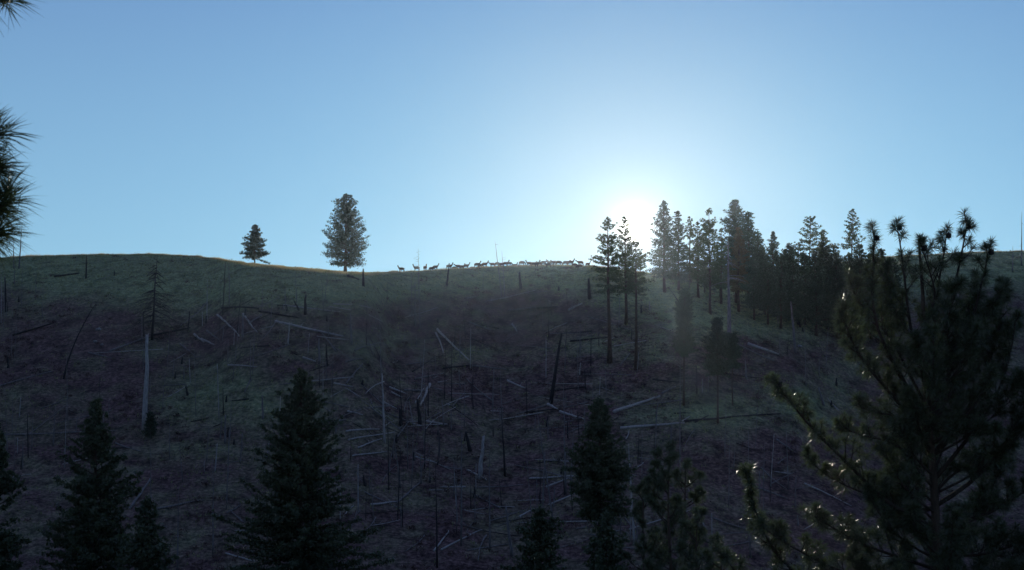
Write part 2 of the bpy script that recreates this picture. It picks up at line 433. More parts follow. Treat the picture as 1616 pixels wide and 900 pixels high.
# ------------------------------------------------------------------ conifers
def conifer(H, cb, W, dens=1.0, ls=.28, seed=0, taper=.8, openness=0.0, lean=0.0, tr=.016, mat_=None, blob=.42, droop=0.0, egg=False, var=.40):
    """trunk mesh and crown mesh of one tree, base at the origin"""
    global rng
    keep_rng = rng; rng = np.random.default_rng(seed)
    g = Geo(); k = 9; hs = np.linspace(-.25, H, k)
    wob = np.cumsum(rng.normal(size=(k, 2)) * H * .0025, 0); wob -= wob[0]
    ax = lambda h: np.array([np.interp(h, hs, wob[:, 0]) + lean * h, np.interp(h, hs, wob[:, 1]), h])
    r0 = H * tr
    g.tube([ax(h) for h in hs], r0 * (1 - np.clip(hs / H, 0, 1)) ** .8 + .012 + r0 * .3 * (hs < 0), 8)
    nl = int((H - cb) * 10.0 * dens); C = []
    az = rng.random() * 6; gap = rng.random(12) 
    for i in range(nl):
        t = (i + rng.random()) / nl
        h = cb + (H - cb) * t
        if openness and gap[int(t * 11.99)] < openness and rng.random() < .75: continue
        az += 2.4 + rng.normal() * .5
        lobe = 1 + (.22 if var > .35 else .12) * math.sin(az * 2 + t * 14 + seed) 
        prof = (1 - t) ** taper * min(1, .55 + t * 3.2) + .04
        L = W / 2 * prof * lobe * (1.06 - var * rng.random())
        if egg: L *= min(1, .35 + t * 2.6)
        up = -.25 - droop + .95 * t + .18 * rng.normal()
        o = ax(h); d = np.array([math.cos(az), math.sin(az), up]); d /= math.hypot(d[0], d[1])
        P = [o + d * L * s + np.array([0, 0, .12 * L * s * s]) for s in (0, .5, 1)]
        if L > .4: g.tube(P, [.018 + .012 * L, .012 + .006 * L, .006], 3, False)
        nb = max(1, int(L / (blob * .75)))
        for q in range(nb):
            s = 1 - (q + rng.random() * .7) / (nb) * .78
            m = int(rng.integers(11, 20))
            rad = blob * (.55 + .5 * rng.random()) * (1 - .6 * t)
            cc = o + d * L * s + np.array([0, 0, .12 * L * s * s + .1 * rad])
            C.append(cc + rng.normal(size=(m, 3)) * rad * [.55, .55, .34])
    m = int(14 * dens)
    C.append(ax(H) + rng.normal(size=(m, 3)) * [blob * .12, blob * .12, blob * .6] - [0, 0, blob * .7])
    V, F = leaves(np.vstack(C), ls * 1.1, ls * .42)
    a = g.mesh('trunk', M_BARK); b = mesh_np('crown', V, F, mat_ or M_PINE)
    rng = keep_rng
    return a, b
def place_tree(name, label, cat, base, meshes, rz=0, group=None, s=1.0):
    t = thing(name, label, cat, base, rz, group, (s, s, s) if s != 1 else None)
    link('trunk', meshes[0], t); link('crown', meshes[1], t)
    return t
def height_at(base, vtop):
    """height that puts the top of something standing at base on photograph row vtop"""
    y = base[1]; lo, hi = 0.0, 60.0
    for _ in range(40):
        mid = (lo + hi) / 2
        if proj(base + np.array([0, 0, mid]))[1] > vtop: lo = mid
        else: hi = mid
    return lo

# (name, label, u, base v, top v, crown-bottom v, width px, options)
GR = 'live pines on the ridge around the sun'
RIDGE = [
 ('pine_tree', 'small lone cone-shaped pine on the bare ridge, left of the tall lone pine', 402, 417.5, 356, 409, 46, dict(dens=1.8, mat_='F', seed=1, taper=.95, blob=.55, var=.38, droop=-.15), None),
 ('pine_tree', 'tall lone full-crowned pine standing on the open ridge saddle', 545, 431, 310, 421, 76, dict(dens=1.6, seed=2, mat_='F', taper=.66, blob=.85, openness=.08, tr=.020, var=.34, droop=-.2), None),
 ('pine_tree', 'slender pine with long bare trunk, first tree left of the sun', 962, 572, 346, 462, 52, dict(dens=.8, seed=3, taper=.55, blob=.55, openness=.2, tr=.016), GR),
 ('pine_tree', 'thin-topped pine standing directly in front of the sun', 988, 512, 343, 460, 56, dict(dens=.85, seed=4, taper=.8, blob=.65, openness=.12, tr=.015, mat_='R'), GR),
 ('pine_tree', 'bare-trunked pine just right of the sun, trunk reaching far down the slope', 1004, 583, 385, 464, 50, dict(dens=.9, seed=5, taper=.5, blob=.6, openness=.12, tr=.014, mat_='R'), GR),
 ('fir_tree', 'tall pointed fir with full crown, right beside the sun', 1049, 462, 319, 436, 60, dict(dens=1.3, seed=6, taper=.7, blob=.8), GR),
 ('fir_tree', 'narrow fir close behind the tall pointed fir beside the sun', 1071, 458, 334, 440, 44, dict(dens=1.0, seed=7, taper=.7, blob=.6), GR),
 ('pine_tree', 'very thin sparse pine between the tall pointed fir and the tall slim pine', 1090, 447, 343, 430, 26, dict(dens=.7, seed=8, taper=.5, blob=.5, openness=.2), GR),
 ('pine_tree', 'tall slim pine with dark straight trunk and loose crown', 1121, 496, 331, 448, 54, dict(dens=.95, seed=9, taper=.65, blob=.6, openness=.1, tr=.012), GR),
 ('pine_tree', 'short sparse pine right behind the tall slim pine', 1102, 470, 352, 445, 34, dict(dens=.8, seed=10, taper=.6, blob=.55, mat_='R'), GR),
 ('pine_tree', 'thin brownish sparse pine right of the tall slim pine', 1138, 480, 362, 455, 36, dict(dens=.75, seed=11, taper=.6, blob=.5, mat_='R', openness=.2), GR),
 ('fir_tree', 'tallest dense dark fir, behind the big pale dead trunk', 1162, 478, 317, 440, 60, dict(dens=1.7, seed=12, taper=.6, blob=.75), GR),
 ('fir_tree', 'dark fir crowding the right side of the tallest dense fir', 1181, 482, 336, 450, 44, dict(dens=1.4, seed=13, taper=.6, blob=.7), GR),
 ('pine_tree', 'brown-lit pine with sunlit edge, just in front of the tallest dense fir', 1166, 492, 360, 460, 42, dict(dens=1.0, seed=14, taper=.7, blob=.5, mat_='S'), GR),
 ('fir_tree', 'rounded shorter fir on the shoulder right of the tallest dense fir', 1197, 486, 368, 450, 34, dict(dens=1.4, seed=15, taper=.5, blob=.6), GR),
 ('fir_tree', 'pointed dark fir in the grove, broad below', 1220, 492, 367, 455, 40, dict(dens=1.5, seed=16, taper=.8, blob=.6), GR),
 ('fir_tree', 'low dark fir between the rounded fir and the pointed grove fir', 1207, 496, 392, 462, 34, dict(dens=1.4, seed=17, taper=.7, blob=.6), GR),
 ('fir_tree', 'low blunt-topped fir right of the pointed grove fir', 1246, 503, 386, 470, 38, dict(dens=1.3, seed=18, taper=.5, blob=.6), GR),
 ('pine_tree', 'open round-topped pine with visible limbs on the skyline', 1276, 505, 344, 412, 40, dict(dens=.6, seed=19, taper=.35, blob=.6, openness=.3, tr=.011, lean=.02), GR),
 ('pine_tree', 'leafy pine leaning against the right side of the open round-topped pine', 1301, 508, 364, 440, 34, dict(dens=1.0, seed=20, taper=.5, blob=.6), GR),
 ('pine_tree', 'short open pine left of the open round-topped pine', 1262, 506, 384, 440, 36, dict(dens=.7, seed=21, taper=.4, blob=.6, openness=.2), GR),
 ('pine_tree', 'airy tiered pine alone on the skyline beside the near pine top', 1345, 500, 332, 425, 40, dict(dens=.75, seed=22, taper=.6, blob=.6, openness=.3, tr=.011), GR),
]
GROVE = [(1088, 455, 424, 30), (1112, 462, 415, 34), (1136, 470, 418, 36), (1190, 505, 410, 42), (1212, 512, 418, 40), (1232, 518, 405, 44), (1252, 522, 412, 40), (1270, 512, 402, 44),
         (1288, 530, 398, 46), (1306, 520, 392, 44), (1322, 534, 400, 42), (1338, 528, 405, 44), (1356, 540, 388, 46), (1374, 535, 402, 44), (1392, 545, 395, 46), (1240, 486, 395, 34), (1318, 505, 388, 36),(1410, 540, 410, 46), (1200, 490, 400, 36), (1296, 500, 385, 36)]
GROVE_L = ['low dark fir at the foot of the tall pointed fir', 'low dark fir at the foot of the tall slim pine', 'low dark fir left of the big pale dead trunk',
 'dark grove fir, first in the front row right of the big pale dead trunk', 'dark grove fir, second in the front row right of the pale dead trunk', 'taller dark grove fir above the forked trunks',
 'squat dark grove fir behind the forked trunks', 'dark grove fir below the open round-topped pine', 'broad dark grove fir in the middle of the front row', 'dark grove fir behind the broad middle fir',
 'dark grove fir with its bare trunk among the dense trunk row', 'dark grove fir below the airy tiered pine', 'tall broad dark fir at the lower end of the grove', 'dark fir hidden behind the left edge of the near pine',
 'lowest dark fir of the grove, mostly behind the near pine', 'small pointed fir peeping over the grove left of the round-topped pine', 'small fir peeping over the grove left of the airy tiered pine',
 'last dark fir of the grove, seen through the near pine', 'small dark fir tucked between the rounded fir and the front row', 'small dark fir right under the leaning leafy pine']
for k, ((u, vb, vt, w), lab) in enumerate(zip(GROVE, GROVE_L)):
    RIDGE.append(('fir_tree', lab, u, vb, vt, vb - (16 if vb < 480 else 19), w * 1.15, dict(dens=1.4, seed=100 + k % 7, taper=.55, blob=.7), 'dark firs of the grove'))
for (nm, lab, u, vb, vt, vc, w, op, grp) in RIDGE:
    b = hit(u, vb); H = height_at(b, vt); mpp = b[1] / FPX
    cb = max(.5, (vb - vc) * mpp); op = dict(op)
    mm = op.pop('mat_', None); mm = {None: (M_FIR if nm == 'fir_tree' else M_PINE), 'R': M_BRUSHN, 'S': M_BROWN_LIT, 'F': M_FIR}[mm]
    place_tree(nm, lab, nm.split('_')[0], b, conifer(H, cb, w * mpp * 1.12, mat_=mm, **op), 0, grp)

# young trees half-way up the slope
YOUNG = [
 ('pine_tree', 'tall narrow young pine with glowing tip and long thin trunk', 1079, 640, 458, 562, 36, dict(dens=3.6, var=.6, seed=31, taper=.25, blob=.4, ls=.24, tr=.010)),
 ('fir_tree', 'bushy young fir with bare stem, left of a lopsided pair', 1133, 668, 503, 590, 52, dict(dens=3.4, var=.6, openness=.12, seed=32, taper=.5, blob=.45, ls=.24, tr=.010)),
 ('fir_tree', 'shorter bushy young fir, right of a lopsided pair', 1156, 640, 528, 580, 38, dict(dens=3.4, var=.6, openness=.12, seed=33, taper=.4, blob=.4, ls=.22, tr=.010)),
 ('fir_tree', 'small dark shrubby fir at the foot of the tall pale pole', 237, 694, 651, 688, 28, dict(dens=2.6, seed=34, taper=.6, blob=.35, ls=.2)),
]
for (nm, lab, u, vb, vt, vc, w, op) in YOUNG:
    b = hit(u, vb); H = height_at(b, vt); mpp = b[1] / FPX
    place_tree(nm, lab, nm.split('_')[0], b, conifer(H, max(.3, (vb - vc) * mpp), w * mpp * .95, mat_=(M_PINE if nm == 'pine_tree' else M_FIR), **op))

# big dark conifers rising from the near side of the draw: (label, u, top v, distance, width px at the base)
NEAR = [
 ('fir_tree', 'broad dark fir rising at the bottom edge, widest of the near firs', 478, 588, 88, 215, 41, .85),
 ('fir_tree', 'dark spire-topped fir at the lower left, tall thin leader', 152, 634, 80, 190, 42, .95),
 ('fir_tree', 'dark fir cut by the left edge of the picture', -2, 672, 76, 120, 43, .8),
 ('fir_tree', 'low dark fir against the right flank of the spire-topped fir', 232, 790, 74, 110, 44, .8),
 ('fir_tree', 'compact egg-shaped dark fir in the lower middle', 948, 632, 100, 112, 45, .85),
 ('fir_tree', 'low dark fir at the bottom edge, left of the egg-shaped fir', 853, 806, 84, 130, 46, .75),
 ('fir_tree', 'low dark fir at the bottom edge, below the egg-shaped fir', 958, 812, 78, 110, 47, .75),
]
for (nm, lab, u, vt, dist, w, seed, tp) in NEAR:
    top = at(u, vt, dist); x, yb = top[0], dist; gz = T(x, yb); H = top[2] - gz; mpp = dist / FPX
    cbf = .12 if seed != 45 else .52
    place_tree(nm, lab, 'fir', (x, yb, gz), conifer(H, H * cbf, w * mpp * (1.36 if seed != 45 else 1.3), dens=3.3 if seed != 45 else 6.5, egg=seed == 45, ls=.17, seed=seed, taper=tp, blob=.34, mat_=M_NFIR, droop=.05, var=.6, openness=.12), 0, 'near dark firs')

# ------------------------------------------------------------------ dead standing trees, stumps, logs
LAND = []      # (u, v, phrase) things one can find, for the labels of the small repeats
def snag_mesh(h, r, lean, seed, stubs=6, broken=True, m=None, curve=0.0):
    global rng
    keep = rng; rng = np.random.default_rng(seed); g = Geo(); n = 7
    P = []
    for i in range(n):
        t = i / (n - 1)
        P.append([lean[0] * t + curve * t * (1 - t) * 4 + rng.normal() * r * .15 * (i > 0), lean[1] * t, -.2 * (i == 0) + h * t])
    P = np.array(P)
    tip = .55 if broken else .12
    g.tube(P, r * (1.15 - (1.15 - tip) * np.linspace(0, 1, n)), 7, True, jag=r * 1.8 if broken else 0)
    for s in range(stubs):
        t = .25 + .72 * rng.random(); o = np.array([np.interp(t, np.linspace(0, 1, n), P[:, q]) for q in range(3)])
        a = rng.random() * 6.28; L = (.3 + 1.1 * rng.random()) * min(1, h / 7)
        d = np.array([math.cos(a), math.sin(a), rng.normal() * .35])
        g.tube([o, o + d * L * .5, o + d * L + [0, 0, -.1 * L]], [r * .25, r * .16, .01], 3, False)
    me = g.mesh('dead_snag', m or M_GREY)
    rng = keep
    return me
def lean_for(b, h, utop):
    return (utop - proj(b + np.array([0, 0, h]))[0]) * b[1] / FPX

TONE = {'p': (M_PALE, 'pale'), 'g': (M_GREY, 'grey'), 'c': (M_CHAR, 'charred')}
# (u, base v, top u, top v, thickness px, tone, stubs, broken, label)
SNAGS = [
 (228, 679, 233, 530, 8, 'p', 0, True, 'thick pale bark-stripped pole with broken top, brightest snag on the left slope'),
 (100, 598, 157, 468, 3, 'c', 5, False, 'slender dark dead tree leaning and curving to the right'),
 (136, 440, 137, 404, 2.5, 'c', 2, True, 'short dark snag touching the skyline above the left slope'),
 (574, 452, 573, 426, 4, 'c', 4, True, 'stubby snag with an arm-like branch just below the tall lone pine'),
 (705, 452, 709, 417, 3, 'c', 2, True, 'short leaning snag in front of the elk on the skyline'),
 (663, 520, 660, 393, 2, 'g', 12, False, 'thin dead pole with fine twigs crossing the left end of the elk herd'),
 (650, 500, 649, 432, 2, 'g', 6, False, 'thin grey pole just left of the pole crossing the elk herd'),
 (792, 470, 781, 380, 2, 'g', 5, False, 'tallest thin leaning pole rising above the middle of the elk herd'),
 (797, 470, 792, 396, 1.8, 'g', 5, False, 'shorter thin pole right beside the leaning pole above the herd'),
 (822, 457, 820, 431, 5, 'c', 1, True, 'thick charred stub standing in grass below the herd'),
 (931, 472, 929, 442, 6, 'c', 1, True, 'conical charred stub left of the first sunlit pine'),
 (482, 496, 482, 467, 5, 'c', 1, True, 'thick charred stub on grass below the tall lone pine'),
 (472, 490, 464, 475, 3, 'c', 3, True, 'short leaning charred stub beside the thick charred stub'),
 (1088, 500, 1056, 455, 3, 'c', 2, False, 'dark leaning pole behind the glowing young pine'),
 (1612, 420, 1613, 334, 2, 'g', 3, False, 'thin dead pole on the skyline at the far right edge'),
 (1598, 430, 1599, 388, 2, 'g', 2, False, 'short dead pole left of the pole at the far right edge'),
 (30, 424, 34, 356, 2.4, 'g', 6, False, 'thin dead tree on the skyline behind the near needles'),
 (22, 424, 21, 372, 2, 'g', 4, False, 'thinner dead tree left of the one behind the near needles'),
 (10, 492, 8, 440, 4, 'c', 4, True, 'dark snag at the left edge below the skyline'),
 (869, 637, 886, 527, 6, 'c', 5, True, 'tall charred snag leaning right in the middle of the slope'),
 (607, 700, 603, 590, 3.5, 'p', 4, True, 'pale pole rising from the log tangle in the middle'),
 (602, 600, 599, 500, 2, 'g', 6, False, 'thin grey pole straight above the pale pole in the tangle'),
 (555, 545, 553, 495, 3.5, 'g', 2, True, 'grey snag left of the thin pole above the tangle'),
 (589, 560, 575, 520, 2, 'g', 4, False, 'thin bent snag above the log tangle'),
 (504, 575, 503, 535, 4, 'g', 2, True, 'grey snag of a pair standing above the broad near fir'),
 (516, 578, 515, 545, 4, 'c', 1, True, 'charred snag of a pair standing above the broad near fir'),
 (663, 670, 659, 632, 6, 'c', 1, True, 'thick charred stub beside the curved pale log'),
 (633, 672, 631, 645, 6, 'c', 0, True, 'squat charred stub left of the curved pale log'),
 (742, 712, 736, 682, 6, 'c', 1, True, 'leaning charred stub left of the short white spar'),
 (757, 755, 763, 690, 7, 'p', 2, True, 'short white spar tilted slightly right, lower middle'),
 (793, 692, 790, 583, 2.5, 'g', 7, False, 'thin straight pole above and right of the white spar'),
 (797, 752, 791, 640, 3.5, 'c', 4, False, 'dark pole standing just right of the white spar'),
 (728, 862, 729, 648, 3, 'g', 8, False, 'long grey pole left of the white spar'),
 (773, 870, 772, 690, 3, 'g', 6, False, 'long grey pole just right of the white spar reaching the bottom'),
 (690, 896, 687, 728, 3, 'c', 5, False, 'dark pole near the bottom between the broad fir and the white spar'),
 (875, 835, 846, 640, 3, 'g', 8, False, 'long thin pole leaning left, left of the egg-shaped fir'),
 (893, 780, 889, 600, 3, 'g', 8, False, 'long straight pole beside the egg-shaped fir'),
 (808, 878, 798, 800, 5, 'g', 0, True, 'short thick leaning spar near the bottom middle'),
 (1001, 860, 992, 700, 4, 'p', 3, False, 'pale leaning pole right of the egg-shaped fir'),
 (1073, 760, 1072, 560, 2.4, 'g', 8, False, 'long thin pole below the glowing young pine'),
 (1255, 556, 1248, 478, 4, 'g', 3, True, 'pale dead trunk in front of the grove forked trunks'),
 (1184, 880, 1180, 680, 3, 'g', 5, False, 'faint grey pole left of the near pine'),
 (1300, 640, 1292, 612, 4, 'g', 2, True, 'pale split stub in the green clearing left of the near pine'),
 (1178, 600, 1176, 560, 3, 'g', 3, False, 'small grey snag right of the lopsided young firs'),
 (663, 745, 684, 697, 2, 'g', 1, False, 'slanting thin dead stem below the log tangle'),
 (632, 770, 622, 690, 3, 'g', 2, False, 'pale thin stem standing left of the slanting dead stem'),
 (612, 748, 623, 690, 2.5, 'g', 1, False, 'thin stem crossing behind the one left of the slanting stem'),
 (853, 905, 852, 690, 2.5, 'c', 5, False, 'dark pole rising behind the low fir left of the egg-shaped fir'),
 (280, 900, 282, 770, 2.5, 'g', 4, False, 'faint pole right of the low near fir, bottom left'),
 (336, 880, 335, 720, 2.5, 'g', 6, False, 'faint pole between the low near fir and the broad near fir'),
 (84, 704, 88, 640, 2.5, 'g', 4, False, 'faint thin pole left of the spire-topped fir'),
 (355, 700, 356, 655, 3.5, 'g', 1, True, 'grey stub in the green patch on the left slope'),
 (415, 662, 414, 625, 3.5, 'g', 1, True, 'grey stub above and left of the broad near fir'),
 (383, 535, 383, 497, 3.5, 'g', 1, True, 'grey stub among the crossed pale logs on the left slope'),
 (454, 545, 457, 510, 2.5, 'p', 1, True, 'slim pale stem below the long pale log on the left slope'),
]
for k, (u, vb, ut, vt, w, tone, st, br, lab) in enumerate(SNAGS):
    b = hit(u, vb); h = height_at(b, vt)
    r = w / 2 * b[1] / FPX
    me = snag_mesh(h, r, (lean_for(b, h, ut), rng.normal() * .02 * h), 500 + k, st, br, TONE[tone][0], curve=(-.9 if u == 100 else 0))
    tag(link('dead_snag', me, None, b), lab, 'dead tree', 'standing dead trees on the slope')
    LAND.append((.5 * (u + ut), .5 * (vb + vt), 'the ' + lab.split(',')[0].split(' with ')[0]))

# two bigger dead trees with their branches as parts
def dead_tree(label, u, vb, ut, vt, w, tone, nbr, brlen, seed, vlow, droop=-.15):
    global rng
    b = hit(u, vb); h = height_at(b, vt); r = w / 2 * b[1] / FPX; mpp = b[1] / FPX
    t = thing('dead_tree', label, 'dead tree', b)
    lx = lean_for(b, h, ut)
    link('trunk', snag_mesh(h, r, (lx, 0), seed, 0, False, TONE[tone][0]), t)
    keep = rng; rng = np.random.default_rng(seed)
    for i in range(nbr):
        q = rng.random(); hh = (vb - vlow) * mpp + (h - (vb - vlow) * mpp) * q * .97
        L = brlen * mpp * (1 - q) ** .7 * (.5 + .6 * rng.random()) + .3
        a = rng.random() * 6.28; d = np.array([math.cos(a), math.sin(a), droop + .25 * rng.normal()])
        o = np.array([lx * hh / h, 0, hh]); g = Geo()
        P = np.array([o, o + d * L * .5, o + d * L + [0, 0, -.12 * L]])
        g.tube(P, [.07, .05, .02], 4, False)
        for s in range(5):
            p0 = P[0] + (P[2] - P[0]) * (.3 + .65 * rng.random()); e = d + rng.normal(size=3) * .6
            g.tube([p0, p0 + unit(e) * L * .22], [.018, .006], 3, False)
        link('branch', g.mesh('branch', TONE[tone][0]), t)
    rng = keep
    LAND.append((u, (vb + vt) / 2, 'the ' + label.split(',')[0]))
dead_tree('dark dead fir still holding its drooping branches, top touching the left skyline', 240, 536, 248, 402, 4, 'c', 95, 46, 61, 515, -.3)
dead_tree('big pale dead trunk with crooked limbs in front of the tallest dense fir', 1152, 556, 1149, 378, 7, 'g', 16, 36, 62, 470, -.1)
dead_tree('greyish dead tree with fine branches below the elk herd', 655, 515, 655, 445, 3, 'g', 22, 22, 63, 500, -.1)
dead_tree('forked dark dead stem leaning left below the round-topped pine', 1262, 516, 1238, 440, 5, 'c', 8, 20, 64, 480, .3)

def log_mesh(p, q, r, seed, m, stubs=3, bend=.008):
    """log between two ground points, following the ground; origin at p"""
    global rng
    keep = rng; rng = np.random.default_rng(seed)
    n = 9; L = np.linalg.norm(q - p); side = unit(np.array([-(q - p)[1], (q - p)[0], 0.]))
    P = []; 
    for i in range(n):
        t = i / (n - 1); x = p + (q - p) * t + side * bend * (1 if seed % 2 else -1) * L * math.sin(math.pi * t) + side * rng.normal() * r * .3
        P.append([x[0], x[1], 0])
    P = np.array(P); gz = terrain(P[:, 0], P[:, 1]) + r * .55
    lin = np.polyfit(np.linspace(0, 1, n), gz, 1); fit = np.polyval(lin, np.linspace(0, 1, n))
    P[:, 2] = .8 * fit + .2 * gz + max(0, np.max(gz - fit) * .5)
    g = Geo(); g.tube(P - p, r * (1.1 - .55 * np.linspace(0, 1, n)), 7, True, jag=r)
    for s in range(stubs):
        t = .15 + .8 * rng.random(); i = int(t * (n - 1)); o = P[i] - p
        d = unit(rng.normal(size=3) + [0, 0, .9]); l = .3 + .9 * rng.random()
        g.tube([o, o + d * l], [r * .3, .012], 3, False)
    me = g.mesh('fallen_log', m); rng = keep
    return me
# (u1, v1, u2, v2, thickness px, tone, label)
LOGS = [
 (690, 521, 740, 571, 4, 'p', 'long pale log slanting down to the right in the centre of the slope'),
 (688, 526, 700, 558, 3, 'p', 'shorter pale log beside the upper end of the long slanting centre log'),
 (434, 509, 542, 531, 4.5, 'p', 'long pale log with curled root end high on the left slope'),
 (343, 500, 378, 534, 3.5, 'p', 'pale log pointing downslope, left of the crossed logs'),
 (384, 497, 405, 526, 3.5, 'p', 'pale log leaning beside the grey stub of the crossed logs'),
 (392, 513, 416, 497, 3, 'g', 'short grey log crossing the pale one by the grey stub'),
 (306, 529, 322, 540, 4, 'p', 'short bright log, upper left of a close pair'),
 (318, 536, 338, 545, 3.5, 'p', 'short pale log, lower right of a close pair'),
 (326, 523, 346, 536, 3, 'g', 'short grey log above the close bright pair'),
 (284, 545, 312, 565, 2.5, 'g', 'thin grey log sloping down below the close bright pair'),
 (360, 580, 404, 583, 3, 'p', 'pale level log on the left slope'),
 (478, 566, 498, 572, 3.5, 'p', 'short pale log near the paired snags above the broad fir'),
 (174, 556, 231, 534, 4, 'g', 'dark grey log rising to the right towards the thick pale pole'),
 (238, 531, 300, 518, 4, 'c', 'charred log continuing right of the thick pale pole'),
 (20, 530, 82, 512, 4, 'c', 'charred log rising to the right at the left edge'),
 (140, 558, 176, 567, 3, 'g', 'thin grey log at the burnt heap on the left slope'),
 (0, 612, 82, 589, 3, 'g', 'long grey log low on the left edge'),
 (0, 687, 182, 682, 3, 'g', 'very long faint grey log low on the left'),
 (204, 805, 238, 757, 5, 'g', 'thick bluish grey log pointing up between the two left near firs'),
 (242, 806, 322, 791, 4, 'g', 'broad grey log right of the thick log between the left near firs'),
 (356, 875, 402, 887, 3, 'p', 'pale log at the bottom left of the broad near fir'),
 (548, 652, 572, 658, 3, 'p', 'short pale log right of the broad near fir top'),
 (527, 606, 556, 611, 3, 'p', 'short level pale log above the broad near fir top'),
 (546, 609, 573, 578, 3, 'g', 'thin grey log crossing the short level pale log'),
 (545, 574, 572, 570, 3, 'g', 'short grey log above the crossed pair near the fir top'),
 (546, 686, 598, 681, 3.5, 'p', 'pale log right of the broad near fir, uppermost of four'),
 (550, 699, 622, 685, 3, 'p', 'long pale log right of the broad near fir, second of four'),
 (565, 710, 602, 695, 3, 'p', 'pale log right of the broad near fir, third of four'),
 (556, 722, 610, 714, 3, 'p', 'pale log right of the broad near fir, lowest of four'),
 (614, 612, 640, 622, 3.5, 'p', 'pale log in the tangle right of the pale pole, upper'),
 (617, 620, 634, 628, 3, 'p', 'pale log in the tangle right of the pale pole, lower'),
 (638, 617, 672, 618, 3.5, 'g', 'grey level log beside the curved pale log'),
 (604, 635, 626, 646, 3.5, 'p', 'pale log propped low at the foot of the pale pole'),
 (678, 610, 663, 644, 5, 'p', 'curved pale log standing out bright in the centre tangle'),
 (640, 666, 662, 666, 3, 'p', 'level pale log below the curved pale log'),
 (672, 667, 696, 652, 3, 'g', 'grey log rising right of the thick charred stub'),
 (672, 667, 700, 671, 3, 'p', 'pale log meeting the rising grey log'),
 (585, 798, 626, 793, 4, 'p', 'pale crooked log near the bottom, level half'),
 (626, 795, 662, 763, 4, 'g', 'crooked log rising right from the pale level one'),
 (655, 722, 690, 732, 3, 'p', 'thin pale log in the lower middle pointing to the white spar'),
 (738, 744, 768, 760, 3.5, 'p', 'pale log crossing the foot of the white spar'),
 (700, 738, 728, 742, 3, 'g', 'grey log left of the white spar foot'),
 (684, 872, 708, 838, 3.5, 'p', 'pale slanting log near the bottom middle'),
 (696, 870, 760, 838, 3.5, 'p', 'long pale log rising right near the bottom middle'),
 (738, 870, 800, 860, 3, 'g', 'long grey log along the bottom middle'),
 (820, 817, 842, 804, 4, 'p', 'pale short log left of the egg-shaped fir foot'),
 (836, 757, 908, 755, 3.5, 'p', 'level pale log left of the egg-shaped fir'),
 (862, 770, 896, 757, 3.5, 'p', 'pale log crossing under the level one left of the egg-shaped fir'),
 (866, 798, 908, 780, 3.5, 'p', 'pale log rising right, lower left of the egg-shaped fir'),
 (864, 640, 880, 648, 4.5, 'p', 'stout pale log at the foot of the tall charred leaning snag'),
 (884, 651, 922, 664, 4.5, 'p', 'long pale log ending at the egg-shaped fir top'),
 (892, 668, 908, 664, 3, 'g', 'small grey log below the one ending at the egg-shaped fir'),
 (968, 652, 1040, 626, 6, 'p', 'thick pale log rising right from the egg-shaped fir top'),
 (1045, 622, 1066, 612, 4, 'g', 'short grey log beyond the end of the thick pale log'),
 (979, 677, 1080, 669, 5, 'p', 'long pale level log right of the egg-shaped fir'),
 (1080, 669, 1232, 658, 4, 'c', 'very long dark thin log across the green clearing'),
 (1097, 668, 1118, 657, 3, 'c', 'short dark log leaning on the very long dark one'),
 (1180, 544, 1228, 561, 5, 'p', 'stout pale log below the grove, right of the young firs'),
 (800, 603, 828, 614, 3.5, 'p', 'pale log left of the tall charred leaning snag'),
 (808, 512, 816, 525, 3, 'p', 'short pale log high in the centre right'),
 (897, 491, 918, 480, 4, 'p', 'pale log among brush near the conical charred stub'),
 (800, 492, 845, 486, 4, 'g', 'grey log below the charred stub in the grass'),
 (848, 488, 880, 486, 4, 'c', 'charred level log beside the grey one below the herd'),
 (745, 580, 800, 585, 3, 'g', 'grey level log right below the long slanting centre log'),
 (655, 600, 700, 590, 3, 'g', 'grey log above the curved pale log'),
 (700, 583, 752, 576, 3, 'c', 'charred level log at the lower end of the long slanting centre log'),
 (1190, 769, 1242, 788, 3.5, 'g', 'grey log in shade left of the near pine'),
 (1225, 695, 1250, 712, 3.5, 'g', 'short grey log just left of the near pine limb'),
 (868, 618, 925, 612, 3, 'c', 'charred level log just right of the leaning charred snag'),
 (900, 540, 960, 536, 3, 'c', 'charred log at the foot of the bare-trunked pine'),
 (560, 560, 600, 548, 3, 'g', 'grey log below the thin grey pole in the middle'),
 (740, 510, 775, 522, 3, 'g', 'grey log right above the long slanting centre log'),
 (1140, 590, 1196, 598, 3, 'c', 'charred log below the lopsided young firs'),
 (1030, 600, 1074, 604, 3, 'c', 'charred log left of the young pine trunk'),
 (350, 492, 408, 494, 4, 'c', 'charred log lying above the crossed pale logs'),
 (408, 494, 470, 502, 4, 'c', 'charred log joining the long pale log from the left'),
 (86, 438, 124, 433, 4, 'c', 'charred log on grass under the left skyline'),
 (548, 437, 566, 443, 4, 'c', 'charred log just below the foot of the tall lone pine'),
]
used = set()
for k, (u1, v1, u2, v2, w, tone, lab) in enumerate(LOGS):
    p, q = hit(u1, v1), hit(u2, v2); r = max(.07, w / 2 * p[1] / FPX * .9)
    tag(link('fallen_log', log_mesh(p, q, r, 900 + k, TONE[tone][0], 2 + k % 3), None, p), lab, 'log', 'fallen logs on the burnt slope')
    used.add(lab)
    if k in (0, 2, 10, 20, 28, 33, 38, 52, 54, 57, 60): LAND.append(((u1 + u2) / 2, (v1 + v2) / 2, 'the ' + lab.split(',')[0].split(' with ')[0]))
